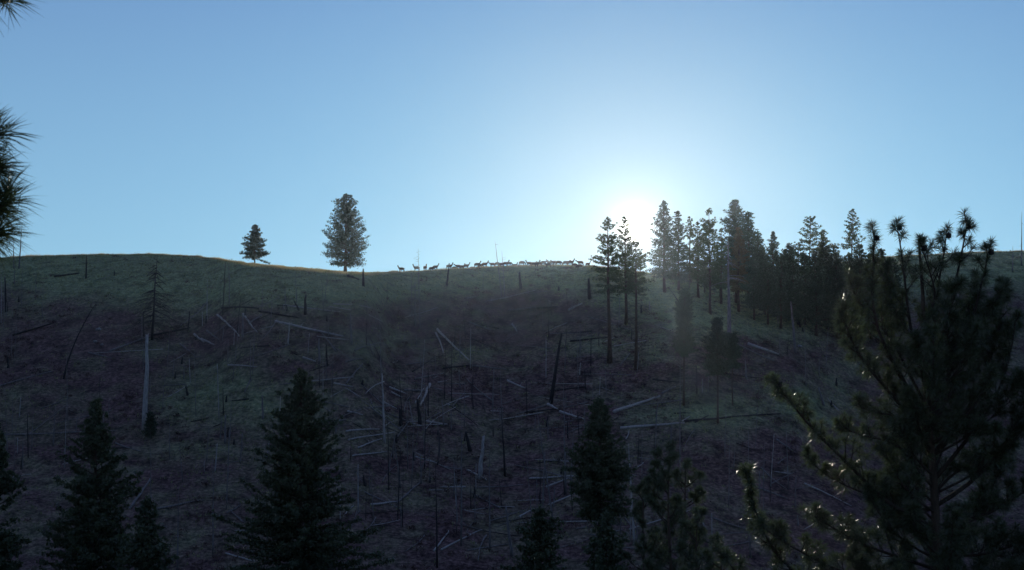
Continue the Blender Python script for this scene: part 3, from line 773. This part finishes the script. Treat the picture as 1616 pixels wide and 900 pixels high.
LAND += [(545, 400, 'the tall lone pine'), (402, 400, 'the small lone pine'), (478, 600, 'the top of the broad near fir'), (152, 640, 'the top of the spire-topped fir'),
         (948, 640, 'the top of the egg-shaped fir'), (1079, 510, 'the glowing young pine'), (1140, 550, 'the lopsided pair of young firs'), (1004, 540, 'the bare trunk below the sun'),
         (780, 430, 'the middle of the elk herd'), (870, 430, 'the right end of the elk herd')]
def relation(u, v):
    best = None
    for (a, b, ph) in LAND:
        d = math.hypot(u - a, (v - b) * 1.3)
        if best is None or d < best[0]: best = (d, a, b, ph)
    d, a, b, ph = best
    if abs(u - a) > abs(v - b) * 1.2: rel = 'left of' if u < a else 'right of'
    else: rel = 'upslope of' if v < b else 'downslope of'
    how = 'touching close' if d < 12 else 'just' if d < 30 else '' if d < 60 else 'well'
    how = 'close' if how == 'touching close' else how
    w = (how + ' ' + rel).strip() + ' ' + ph
    return w
def fit_words(s): return ' '.join(s.split()[:16])
pending = {}
def remember(o, lab): pending.setdefault(fit_words(lab), []).append(o)

rr = random.Random(77)
def spot(lo, hi, mid=False):
    while True:
        u = rr.uniform(0, 1600) if not mid else rr.gauss(680, 190); cr = float(np.interp(u, CR_U, CR_V)); v = cr + lo + (hi - lo) * rr.random() ** 1.05
        p = hit(u, v); c = float(cover(p[:1], p[1:2], p[2:3])[0])
        dens = float(fbm(p[0] / 16, p[1] / 20, 55, 3))
        if u > 1340 and v > 480: continue
        if rr.random() < (1.15 - c) * min(1, max(0, (dens - .36) * 5)): return u, v, p
# scattered smaller logs
for k in range(220):
    u, v, p = spot(28, 440, k % 2 == 0)
    L = rr.choice([2.5, 3.5, 5, 6.5, 9, 12]) * rr.uniform(.8, 1.2)
    a = rr.gauss(0.25, .75) + (math.pi if rr.random() < .5 else 0)
    q = p + np.array([math.cos(a) * L, math.sin(a) * L, 0]); q[2] = T(q[0], q[1])
    tone = rr.choices('pgc', (.22, .52, .26))[0]
    r = rr.uniform(.05, .14)
    o = link('fallen_log', log_mesh(p, q, r, 2000 + k, TONE[tone][0], rr.choice([2, 3, 5, 8]), rr.uniform(-.05, .05)), None, p)
    uu, vv = proj(q); size = 'short' if L < 4 else 'long' if L > 8 else 'mid-length'
    thick = 'thin' if r < .09 else 'stout' if r > .135 else ''
    du, dv = uu - u, vv - v
    if du < 0: du, dv = -du, -dv
    tilt = 'level' if abs(dv) < .12 * abs(du) else 'steep' if abs(dv) > abs(du) else ('dipping right' if dv > 0 else 'dipping left')
    remember(o, f'{size} {thick} {TONE[tone][1]} {tilt} log {relation((u + uu) / 2, (v + vv) / 2)}'.replace('  ', ' '))
# scattered thin snags
for k in range(230):
    u, v, p = spot(14, 430)
    kind = rr.random()
    h = rr.uniform(5, 13) if kind < .55 else rr.uniform(2, 5)
    lim = float(np.interp(u, CR_U, CR_V)) + 4
    if rr.random() < .97: h = min(h, max(1.2, height_at(p, lim)))
    tone = rr.choices('pgc', (.12, .63, .25))[0]; r = rr.uniform(.045, .09) if h > 5 else rr.uniform(.06, .12)
    o = link('dead_snag', snag_mesh(h, r, (rr.gauss(0, .05) * h, rr.gauss(0, .05) * h), 3000 + k, rr.randint(2, 9), h < 5 or rr.random() < .3, TONE[tone][0]), None, p)
    remember(o, f'{"tall" if h > 8.5 else "short" if h < 4 else "medium"} {"thin" if r < .085 else "stout"} {TONE[tone][1]} dead pole {relation(u, v)}')
# charred stumps
for k in range(48):
    u, v, p = spot(20, 420)
    h = rr.uniform(.5, 1.7); r = rr.uniform(.13, .26)
    o = link('tree_stump', snag_mesh(h, r, (rr.gauss(0, .08) * h, 0), 4000 + k, rr.randint(0, 1), True, M_CHAR if rr.random() < .75 else M_GREY), None, p)
    remember(o, f'{"tall" if h > 1.2 else "low"} {"thick" if r > .19 else "slim"} burnt stump {relation(u, v)}')
ORD = ['', 'lower ', 'third ', 'fourth ', 'fifth ', 'sixth ']
for lab, obs in pending.items():
    cat = {'fallen_log': 'log', 'dead_snag': 'dead tree', 'tree_stump': 'stump'}[obs[0].name.split('.')[0]]
    grp = {'log': 'fallen logs on the burnt slope', 'dead tree': 'standing dead trees on the slope', 'stump': 'charred stumps on the slope'}[cat]
    for o in obs: tag(o, lab, cat, grp)

# rocks: a grey boulder heap at the burnt spot on the left slope
def boulder(u, v, s, lab, seed):
    import bmesh
    bm = bmesh.new(); bmesh.ops.create_icosphere(bm, subdivisions=3, radius=s); r_ = np.random.default_rng(seed); o = r_.random(3) * 50
    for vv in bm.verts:
        n = float(fbm(vv.co.x / s * 1.3 + o[0], vv.co.y / s * 1.3 + vv.co.z / s + o[1], seed, 3)); vv.co *= .65 + .7 * n; vv.co.z *= .7
    me = bpy.data.meshes.new('boulder'); bm.to_mesh(me); bm.free(); me.materials.append(M_ROCK)
    p = hit(u, v); tag(link('boulder', me, None, p + np.array([0, 0, s * .2])), lab, 'rock', 'grey boulders on the slope')
m, t, b = mat('grey_rock'); f = noise(t, 2.5, 5, objco(t)); t.links.new(ramp(t, f, [(.35, (.06, .055, .06)), (.65, (.30, .29, .30))]), b.inputs['Base Color']); b.inputs['Roughness'].default_value = .9; M_ROCK = m
boulder(155, 521, .55, 'pale boulder topping the burnt heap on the left slope', 1)
boulder(150, 540, .4, 'grey boulder at the middle of the burnt heap on the left slope', 2)
boulder(161, 545, .35, 'smaller grey boulder right of the middle one in the burnt heap', 3)
boulder(1262, 548, .5, 'grey boulder below the forked trunks', 4)
boulder(708, 640, .3, 'small grey boulder right of the curved pale log', 5)

# ------------------------------------------------------------------ elk: one continuous skinned body per pose
m, t, b = mat('elk_hide')
co = objco(t); sp = node(t, 'ShaderNodeSeparateXYZ'); t.links.new(co, sp.inputs[0])
mr = node(t, 'ShaderNodeMapRange'); mr.inputs[1].default_value = -1.0; mr.inputs[2].default_value = 1.1; t.links.new(sp.outputs[0], mr.inputs[0])
coat = ramp(t, mr.outputs[0], [(.02, (.17, .13, .08)), (.06, (.16, .12, .07)), (.12, (.055, .036, .022)), (.62, (.05, .032, .02)), (.74, (.03, .02, .013)), (1.0, (.028, .018, .012))])
t.links.new(coat, b.inputs['Base Color']); b.inputs['Roughness'].default_value = .8
M_ELK = m
def elk_mesh(pose):
    neck = {'up': [(.62, 1.18), (.82, 1.48), (.92, 1.78), (.97, 1.92), (1.22, 1.80)],
            'ahead': [(.64, 1.18), (.90, 1.34), (1.10, 1.50), (1.20, 1.57), (1.44, 1.42)],
            'graze': [(.66, 1.08), (.90, .84), (1.06, .52), (1.12, .36), (1.16, .10)]}[pose]
    Vv = [(-.05, 0, 1.02, .34, .30), (-.45, 0, 1.05, .31, .27), (-.80, 0, 1.10, .26, .22), (-.95, 0, 1.02, .12, .12)]
    E = [(0, 1), (1, 2), (2, 3)]
    Vv.append((.32, 0, 1.05, .35, .27)); E.append((0, 4))
    prev = 4; rad = [(.27, .19), (.16, .12), (.115, .09), (.105, .095), (.055, .05)]
    for (x, z), (ra, rb) in zip(neck, rad):
        Vv.append((x, 0, z, ra, rb)); E.append((prev, len(Vv) - 1)); prev = len(Vv) - 1
    headi = prev - 1; hx, hz = neck[3]
    for s in (-1, 1):                                   # ears
        Vv.append((hx - .04, s * .13, hz + .10, .035, .035)); E.append((headi, len(Vv) - 1))
        Vv.append((hx - .08, s * .24, hz + .17, .012, .012)); E.append((len(Vv) - 2, len(Vv) - 1))
    sw = {'up': (.06, -.05), 'ahead': (.20, -.18), 'graze': (.10, .14)}[pose]
    for s, fx, hx_ in ((-1, sw[0], -sw[1]), (1, sw[1], -sw[0])):
        c = len(Vv)                                     # fore leg: elbow, knee, fetlock, hoof
        Vv += [(.40, s * .15, .78, .13, .10), (.42 + fx * .5, s * .15, .44, .055, .05), (.41 + fx, s * .15, .12, .035, .035), (.46 + fx, s * .15, .0, .045, .04)]
        E += [(4, c), (c, c + 1), (c + 1, c + 2), (c + 2, c + 3)]
        c = len(Vv)                                     # hind leg: stifle, hock, fetlock, hoof
        Vv += [(-.62, s * .15, .78, .17, .12), (-.86 + hx_ * .5, s * .15, .50, .065, .055), (-.78 + hx_, s * .15, .12, .038, .036), (-.73 + hx_, s * .15, .0, .045, .04)]
        E += [(2, c), (c, c + 1), (c + 1, c + 2), (c + 2, c + 3)]
    me = bpy.data.meshes.new('elk_frame'); me.from_pydata([v[:3] for v in Vv], E, []); me.update()
    o = bpy.data.objects.new('elk_frame', me); COL.objects.link(o)
    sk = o.modifiers.new('Skin', 'SKIN'); sk.use_smooth_shade = True
    for v, d in zip(Vv, me.skin_vertices[0].data): d.radius = (v[3] * 1.38, v[4] * 1.38)
    for d in me.skin_vertices[0].data: d.use_root = False
    me.skin_vertices[0].data[0].use_root = True
    sb = o.modifiers.new('Sub', 'SUBSURF'); sb.levels = 2
    dg = bpy.context.evaluated_depsgraph_get(); out = bpy.data.meshes.new_from_object(o.evaluated_get(dg))
    bpy.data.objects.remove(o); out.name = 'elk'; out.materials.clear(); out.materials.append(M_ELK)
    return out
ELK = {p: elk_mesh(p) for p in ('up', 'ahead', 'graze')}
# u of the body, side (1 faces right), pose, yaw offset, metres back of the crest line (+ = beyond, - = on our side), scale, words
HERD = [
 (633, -1, 'up', 0, -1, 1.0, 'first elk at the left end of the herd, head up facing left'),
 (657, -1, 'up', .2, -1, 1.05, 'second elk from the left end, head up facing left beside the thin pole'),
 (671, 1, 'up', 1.3, 0, 1.0, 'elk seen end-on with raised head, third from the left end'),
 (681, 1, 'graze', .2, 3, .95, 'grazing elk tucked behind the fourth standing elk from the left'),
 (687, 1, 'up', -.2, 0, 1.0, 'elk with raised head facing right, just left of the short leaning snag'),
 (709, 1, 'up', 0, -1, 1.05, 'elk with raised head standing right above the short leaning snag'),
 (717, 1, 'graze', .3, 5, .9, 'grazing elk just right of the one above the short leaning snag'),
 (723, -1, 'ahead', 0, 2, 1.0, 'elk facing left with lowered neck, right of a grazing elk'),
 (729, 1, 'up', .5, 3, .95, 'elk with raised head, overlapping the left-facing elk'),
 (736, 1, 'up', .1, 2, 1.0, 'elk with raised head facing right, last before a gap in the herd'),
 (745, 1, 'graze', .2, 7, .9, 'elk mostly sunk behind the crest in the gap of the herd'),
 (753, 1, 'up', .1, 0, 1.05, 'elk with raised head facing right, first after the gap'),
 (758, 1, 'graze', .4, 2, 1.0, 'grazing elk between two upright elk after the gap'),
 (765, 1, 'up', 0, 0, 1.05, 'elk with head highest, just left of the tallest leaning pole'),
 (777, -1, 'ahead', .1, 1, 1.0, 'elk facing left close against the tallest leaning pole'),
 (785, 1, 'graze', .3, 0, 1.05, 'grazing elk behind the foot of the tallest leaning pole'),
 (791, -1, 'ahead', .3, 2, 1.0, 'elk between the two thin poles above the herd'),
 (798, 1, 'up', .1, 1, 1.05, 'elk with raised head facing right, just right of the shorter thin pole'),
 (804, 1, 'graze', 0, 0, .95, 'low grazing elk right of the shorter thin pole'),
 (812, 1, 'up', .3, 6, .95, 'elk half hidden behind the crest with only head and back showing'),
 (824, 1, 'graze', .2, 0, 1.1, 'big grazing elk above the thick charred stub'),
 (835, -1, 'up', .2, 1, 1.0, 'elk facing left with raised head, left edge of the dense cluster'),
 (841, 1, 'ahead', .2, 2, 1.0, 'elk with level neck in the left half of the dense cluster'),
 (848, 1, 'up', .6, 2, 1.0, 'elk with raised head in the centre of the dense cluster'),
 (858, 1, 'ahead', .1, 1, 1.05, 'elk with level neck at the right side of the dense cluster'),
 (843, 1, 'graze', .3, -7, .95, 'grazing elk on the near side of the crest below the dense cluster'),
 (851, -1, 'graze', .2, -4, .95, 'second grazing elk just below the dense cluster'),
 (867, -1, 'up', .3, 0, .95, 'elk facing left just right of the dense cluster'),
 (865, -1, 'ahead', .1, -9, .95, 'elk standing lowest on the grass below the herd'),
 (875, -1, 'ahead', .6, 1, 1.05, 'bulky elk facing left, left of a touching pair'),
 (882, 1, 'graze', .4, 1, 1.1, 'bulky grazing elk, right of a touching pair'),
 (893, 1, 'ahead', .1, 1, 1.1, 'big elk facing right behind the alert elk near the right end'),
 (901, 1, 'up', .2, 0, 1.1, 'alert elk with raised head, third from the right end'),
 (916, -1, 'ahead', .1, 0, 1.05, 'elk facing left, second from the right end'),
 (928, 1, 'up', .4, 1, .85, 'small elk with raised head at the right end of the herd'),
 (907, 1, 'graze', .1, -8, .95, 'grazing elk on the near grass below the alert elk'),
 (915, -1, 'graze', .2, -10, .95, 'grazing elk on the near grass below the left-facing elk'),
]
for (u, side, pose, yaw, back, s, lab) in HERD:
    R = float(np.interp(u, [a for a, b in CR_R], [b for a, b in CR_R])); y = R + back
    x = (u - 808) / FPX * y; s *= .86
    o = link('elk', ELK[pose], None, (x, y, T(x, y) + .02), (0 if side > 0 else math.pi) + yaw * (1 if side > 0 else -1), (s, s, s))
    tag(o, lab, 'elk', 'elk herd along the skyline')

# ------------------------------------------------------------------ near pines with real needle tufts
def tuft(C, D, n, ln, w, back=.14, spread=.95):
    """needles radiating from twig ends: C (k,3) tips, D (k,3) twig directions"""
    k = len(C); C = np.repeat(C, n, 0); D = np.repeat(unit(D), n, 0)
    r = unit(rng.normal(size=(k * n, 3))); s = rng.random((k * n, 1))
    d = unit(D * (.15 + 1.0 * s) + r * spread)
    o = C - D * back * (1 - s) * rng.random((k * n, 1))
    L = ln * (.65 + .5 * rng.random((k * n, 1)))
    side = unit(np.cross(d, rng.normal(size=(k * n, 3)))) * w
    mid = o + d * L * .5 + [0, 0, 0]; tip = o + d * L + np.array([0, 0, -.12]) * L
    V = np.stack([o - side * .6, o + side * .6, mid + side, mid - side, tip], 1)
    nq = k * n; i = np.arange(nq)[:, None] * 5
    F = [np.hstack([i, i + 1, i + 2, i + 3]), np.hstack([i + 3, i + 2, i + 4])]
    return V.reshape(-1, 3), F
def smooth_line(P, n=10):
    P = np.asarray(P, float); t = np.concatenate([[0], np.cumsum(np.linalg.norm(np.diff(P, axis=0), axis=1))]); t /= t[-1]
    tt = np.linspace(0, 1, n); Q = np.stack([np.interp(tt, t, P[:, k]) for k in range(3)], -1)
    for _ in range(2): Q[1:-1] = (Q[:-2] + 2 * Q[1:-1] + Q[2:]) / 4
    return Q
def bough(parent, P, r0, ln, needles, w, twigs, start=.3, twl=.45, spread=.95, up=.5):
    """one 'branch' part (wood) with its own 'needles' sub-part"""
    P = smooth_line(P, 10); n = len(P); g = Geo(); L = np.linalg.norm(np.diff(P, axis=0), axis=1).sum()
    g.tube(P, r0 * (1 - .78 * np.linspace(0, 1, n)), 6, True)
    tips = [P[-1]]; dirs = [P[-1] - P[-2]]
    for q in range(twigs):
        t = start + (1 - start) * (q + rng.random()) / twigs; f = t * (n - 1); i = min(n - 2, int(f))
        o = P[i] + (P[i + 1] - P[i]) * (f - i); a = unit(P[i + 1] - P[i])
        d = unit(a * .7 + unit(rng.normal(size=3)) * .85 + [0, 0, up]); l = twl * (.45 + .8 * rng.random()) * (1.35 - .95 * t)
        e = unit(d + np.array([0, 0, .45])); m = o + d * l * .5; p2 = m + e * l * .5
        g.tube([o, m, p2], [r0 * .22 + .004, r0 * .14 + .003, .004], 4, False)
        tips.append(p2); dirs.append(e)
        for _ in range(rng.integers(1, 3)):
            d3 = unit(d + rng.normal(size=3) * .8 + [0, 0, .3]); p3 = m + d3 * l * .45
            g.tube([m, p3], [r0 * .12 + .003, .003], 3, False); tips.append(p3); dirs.append(d3)
    b = link('branch', g.mesh('branch', M_TWIG), parent)
    V, F = tuft(np.array(tips), np.array(dirs), needles, ln, w, .14, spread)
    link('needles', mesh_np('needles', V, F, M_NEEDLE), b)
    return tips
def cone_mesh():
    g = Geo(); k = 7
    z = np.linspace(0, .10, 6); g.tube(np.stack([0 * z, 0 * z, z], -1), [.018, .038, .042, .036, .024, .008], 8)
    V, F = leaves(np.stack([np.cos(np.arange(60) * 2.4) * .036, np.sin(np.arange(60) * 2.4) * .036, np.linspace(.01, .085, 60)], -1), .03, .012)
    g.tris(V, F); return g.mesh('cone', M_CHAR)

# the big near pine on the right
D0 = 26.0
root = at(1480, 900, D0); gz = T(root[0], D0)
pine = thing('pine_tree', 'large near pine with needle tufts and upswept limbs filling the lower right', 'pine', (root[0], D0, gz))
B0 = np.array([root[0], D0, gz])
def L3(pts, dy0=0.0, dy1=0.0):
    n = len(pts); return [at(u, v, D0 + dy0 + (dy1 - dy0) * i / (n - 1)) - B0 for i, (u, v) in enumerate(pts)]
tr = [np.array([.15, 0, -.3])] + L3([(1483, 900), (1476, 820), (1474, 760), (1470, 700), (1462, 640), (1455, 560), (1460, 480), (1452, 420), (1450, 378)])
trP = smooth_line(tr, 22)
g = Geo(); g.tube(trP, .125 * (1 - .82 * np.linspace(0, 1, 22) ** 1.1), 10); link('trunk', g.mesh('trunk', M_BARK), pine)
LIMBS = [  # traced limbs: pixels from trunk outwards, depth offsets, thickness, twigs
 ([(1475, 800), (1440, 830), (1400, 800), (1360, 752), (1320, 715), (1275, 672), (1248, 640), (1222, 600)], 0, -1.2, .05, 26),
 ([(1474, 830), (1420, 812), (1385, 785), (1340, 770), (1300, 752), (1270, 720)], 0, .6, .035, 18),
 ([(1474, 770), (1445, 740), (1430, 705), (1390, 690), (1345, 690), (1325, 668)], 0, -.8, .035, 18),
 ([(1470, 720), (1440, 660), (1405, 620), (1375, 590), (1345, 545), (1325, 490)], 0, -1.0, .045, 26),
 ([(1466, 690), (1435, 610), (1400, 560), (1372, 500), (1378, 430), (1380, 368)], 0, -.6, .05, 28),
 ([(1460, 600), (1440, 540), (1430, 470), (1425, 410), (1415, 352)], 0, .5, .04, 18),
 ([(1462, 600), (1478, 520), (1478, 450), (1492, 400), (1494, 365)], 0, .4, .045, 20),
 ([(1465, 640), (1495, 540), (1500, 470), (1520, 400), (1526, 350)], 0, -.8, .05, 22),
 ([(1468, 680), (1510, 600), (1530, 520), (1550, 450), (1562, 390)], 0, -.5, .05, 28),
 ([(1470, 720), (1530, 650), (1560, 580), (1580, 510), (1585, 450)], 0, .4, .05, 26),
 ([(1474, 800), (1540, 760), (1590, 700), (1620, 640), (1640, 570)], 0, -.6, .05, 28),
 ([(1476, 840), (1540, 820), (1600, 790), (1660, 740)], 0, .3, .045, 26),
 ([(1478, 870), (1540, 880), (1600, 860), (1660, 850)], 0, -.8, .04, 24),
 ([(1480, 900), (1420, 880), (1360, 860), (1310, 830), (1280, 812)], 0, -1.5, .04, 24),
 ([(1480, 930), (1400, 930), (1330, 905), (1270, 875), (1225, 850), (1200, 830)], 0, -2.0, .04, 24),
 ([(1480, 990), (1380, 985), (1290, 940), (1220, 880), (1185, 810), (1178, 745)], 0, -1.8, .045, 32),
 ([(1480, 960), (1420, 950), (1370, 920), (1345, 880)], 0, -1.0, .035, 20),
 ([(1478, 940), (1530, 930), (1580, 925), (1620, 900)], 0, -1.3, .035, 20),
 ([(1480, 1010), (1370, 1020), (1290, 990), (1220, 950), (1150, 905), (1138, 872)], 0, -2.4, .035, 24),
 ([(1470, 740), (1450, 680), (1415, 650), (1380, 655), (1350, 640)], 0, .8, .03, 16),
 ([(1458, 560), (1430, 520), (1400, 470), (1400, 420)], 0, .9, .03, 18),
 ([(1456, 520), (1480, 470), (1465, 420), (1452, 385)], 0, -.7, .03, 16),
 ([(1470, 700), (1505, 680), (1540, 690), (1575, 680)], 0, -1.3, .03, 20),
 ([(1464, 620), (1510, 560), (1555, 540), (1600, 520)], 0, .9, .03, 20),
 ([(1474, 780), (1510, 740), (1545, 735), (1590, 730)], 0, 1.2, .03, 20),
 ([(1472, 760), (1530, 690), (1580, 620), (1600, 540), (1604, 500)], 0, .2, .045, 26),
 ([(1466, 660), (1500, 590), (1540, 500), (1548, 440)], 0, .9, .035, 22),
 ([(1466, 650), (1430, 580), (1400, 520), (1350, 480), (1340, 440)], 0, .7, .035, 24),
]
for (pts, a, b_, r, tw) in LIMBS:
    if pts[-1][1] < 400: tw = int(tw * .6)
    bough(pine, L3(pts, a, b_), r, .175, 66, .0037, int(tw * 1.35), .20, .46)
r2 = np.random.default_rng(8)
for i in range(46):                                    # shorter boughs in depth, all round the stem
    t = .12 + .66 * (i + r2.random()) / 46; f = t * 21; k = min(20, int(f)); o = trP[k] + (trP[k + 1] - trP[k]) * (f - k)
    a = r2.random() * 6.28; Lb = (2.1 * (1 - t) ** .6 + .5) * (.6 + .5 * r2.random())
    d = np.array([math.cos(a), math.sin(a), .25 + .5 * t])
    if d[0] < -.3 and t < .6: Lb *= .8
    bough(pine, [o, o + d * Lb * .35, o + d * Lb * .75 + [0, 0, .12 * Lb], o + d * Lb + [0, 0, .38 * Lb]], .028, .175, 60, .0037, int(10 + Lb * 8), .25, .42)
cm = cone_mesh()
for q in (0, 4, 5, 6, 7, 8, 9, 21):                    # a dark cone hangs just under the end tuft of these limbs
    P = L3(*LIMBS[q][:3]); e = P[-1] - unit(P[-1] - P[-2]) * .10
    link('cone', cm, pine, e + np.array([.03, -.04, -.05]), q, (1.15, 1.15, 1.15))

# the smaller near pines between the dark firs and the big pine
def small_pine(lab, u, vt, dist, spec, seed, nb, ln=.17):
    global rng
    top = at(u, vt, dist); gz = T(top[0], dist); base = np.array([top[0], dist, gz])
    keep = rng; rng = np.random.default_rng(seed)
    t = thing('pine_tree', lab, 'pine', base, 0, 'small near pines with needle tufts'); H = top[2] - gz
    P = smooth_line([[0, 0, -.3], [.1, 0, H * .4], [-.05, 0, H * .7], [0, 0, H]], 16); g = Geo()
    g.tube(P, .09 * (1 - .85 * np.linspace(0, 1, 16)), 8); link('trunk', g.mesh('trunk', M_BARK), t)
    for i in range(nb):
        q = .25 + .73 * (i + rng.random()) / nb; f = q * 15; k = min(14, int(f)); o = P[k] + (P[k + 1] - P[k]) * (f - k)
        a = rng.random() * 6.28; L = spec * (1 - q) ** .65 * (.6 + .5 * rng.random()) + .2
        d = np.array([math.cos(a), math.sin(a), .35 + .3 * q])
        bough(t, [o, o + d * L * .5, o + d * L + [0, 0, .3 * L]], .022, ln, 46, .005, int(4 + L * 6), .3, .38)
    V, F = tuft(np.array([P[-1], P[-1] - [0, 0, .2]]), np.array([[0, 0, 1.], [0, 0, 1.]]), 70, ln, .005)
    link('needles', mesh_np('needles', V, F, M_NEEDLE), t)
    rng = keep
small_pine('slim near pine with tufted top, taller of two left of the large near pine', 1056, 712, 42, 1.3, 71, 30)
small_pine('slim near pine tucked against the right side of the taller tufted one', 1082, 738, 44, 1.2, 72, 26)
small_pine('tiny tufted pine top left of the taller slim near pine', 1016, 762, 45, 1.0, 73, 22)
small_pine('tufted pine top at the bottom edge, just left of the large near pine', 1139, 866, 36, .8, 74, 14)
small_pine('low tufted pine at the bottom, right of the slim near pines', 1100, 820, 40, 1.0, 75, 18)

# pine just outside the left edge whose branch ends hang into view
def edge_pine():
    global rng
    keep = rng; rng = np.random.default_rng(91)
    dist = 6.0; bx = -3.6; gz = T(bx, dist); base = np.array([bx, dist, gz])
    t = thing('pine_tree', 'nearest pine, only blurred needle tips reaching in at the left edge', 'pine', base)
    P = smooth_line([[0, 0, -.3], [.05, 0, 3], [-.05, 0, 6], [0, 0, 8.5]], 14); g = Geo()
    g.tube(P, .13 * (1 - .8 * np.linspace(0, 1, 14)), 10); link('trunk', g.mesh('trunk', M_BARK), t)
    def br(u0, v0, pts, tw, n=48):
        z = at(u0, v0, dist)[2] - gz + .1
        bough(t, [np.array([0, 0, z - .35])] + [at(a, b, dist + .1 * i) - base for i, (a, b) in enumerate(pts)], .022, .165, n, .0020, tw, .5, .17, .5, up=-.05)
    br(0, 10, [(-150, 40), (-55, 15), (12, -4)], 8)
    br(0, 200, [(-150, 260), (-60, 240), (6, 212)], 12, 52)
    br(0, 260, [(-150, 300), (-80, 290), (-10, 262)], 10)
    br(0, 330, [(-150, 370), (-60, 345), (20, 316)], 12, 52)
    br(0, 370, [(-150, 420), (-70, 395), (0, 362)], 12)
    for i in range(16):
        q = .35 + .6 * i / 16; f = q * 13; k = min(12, int(f)); o = P[k]; a = rng.uniform(1.9, 4.4); L = rng.uniform(.8, 1.4)
        d = np.array([math.cos(a), math.sin(a) , .3])
        bough(t, [o, o + d * L * .5, o + d * L + [0, 0, .3 * L]], .025, .16, 40, .004, 8, .3, .3)
    rng = keep
edge_pine()
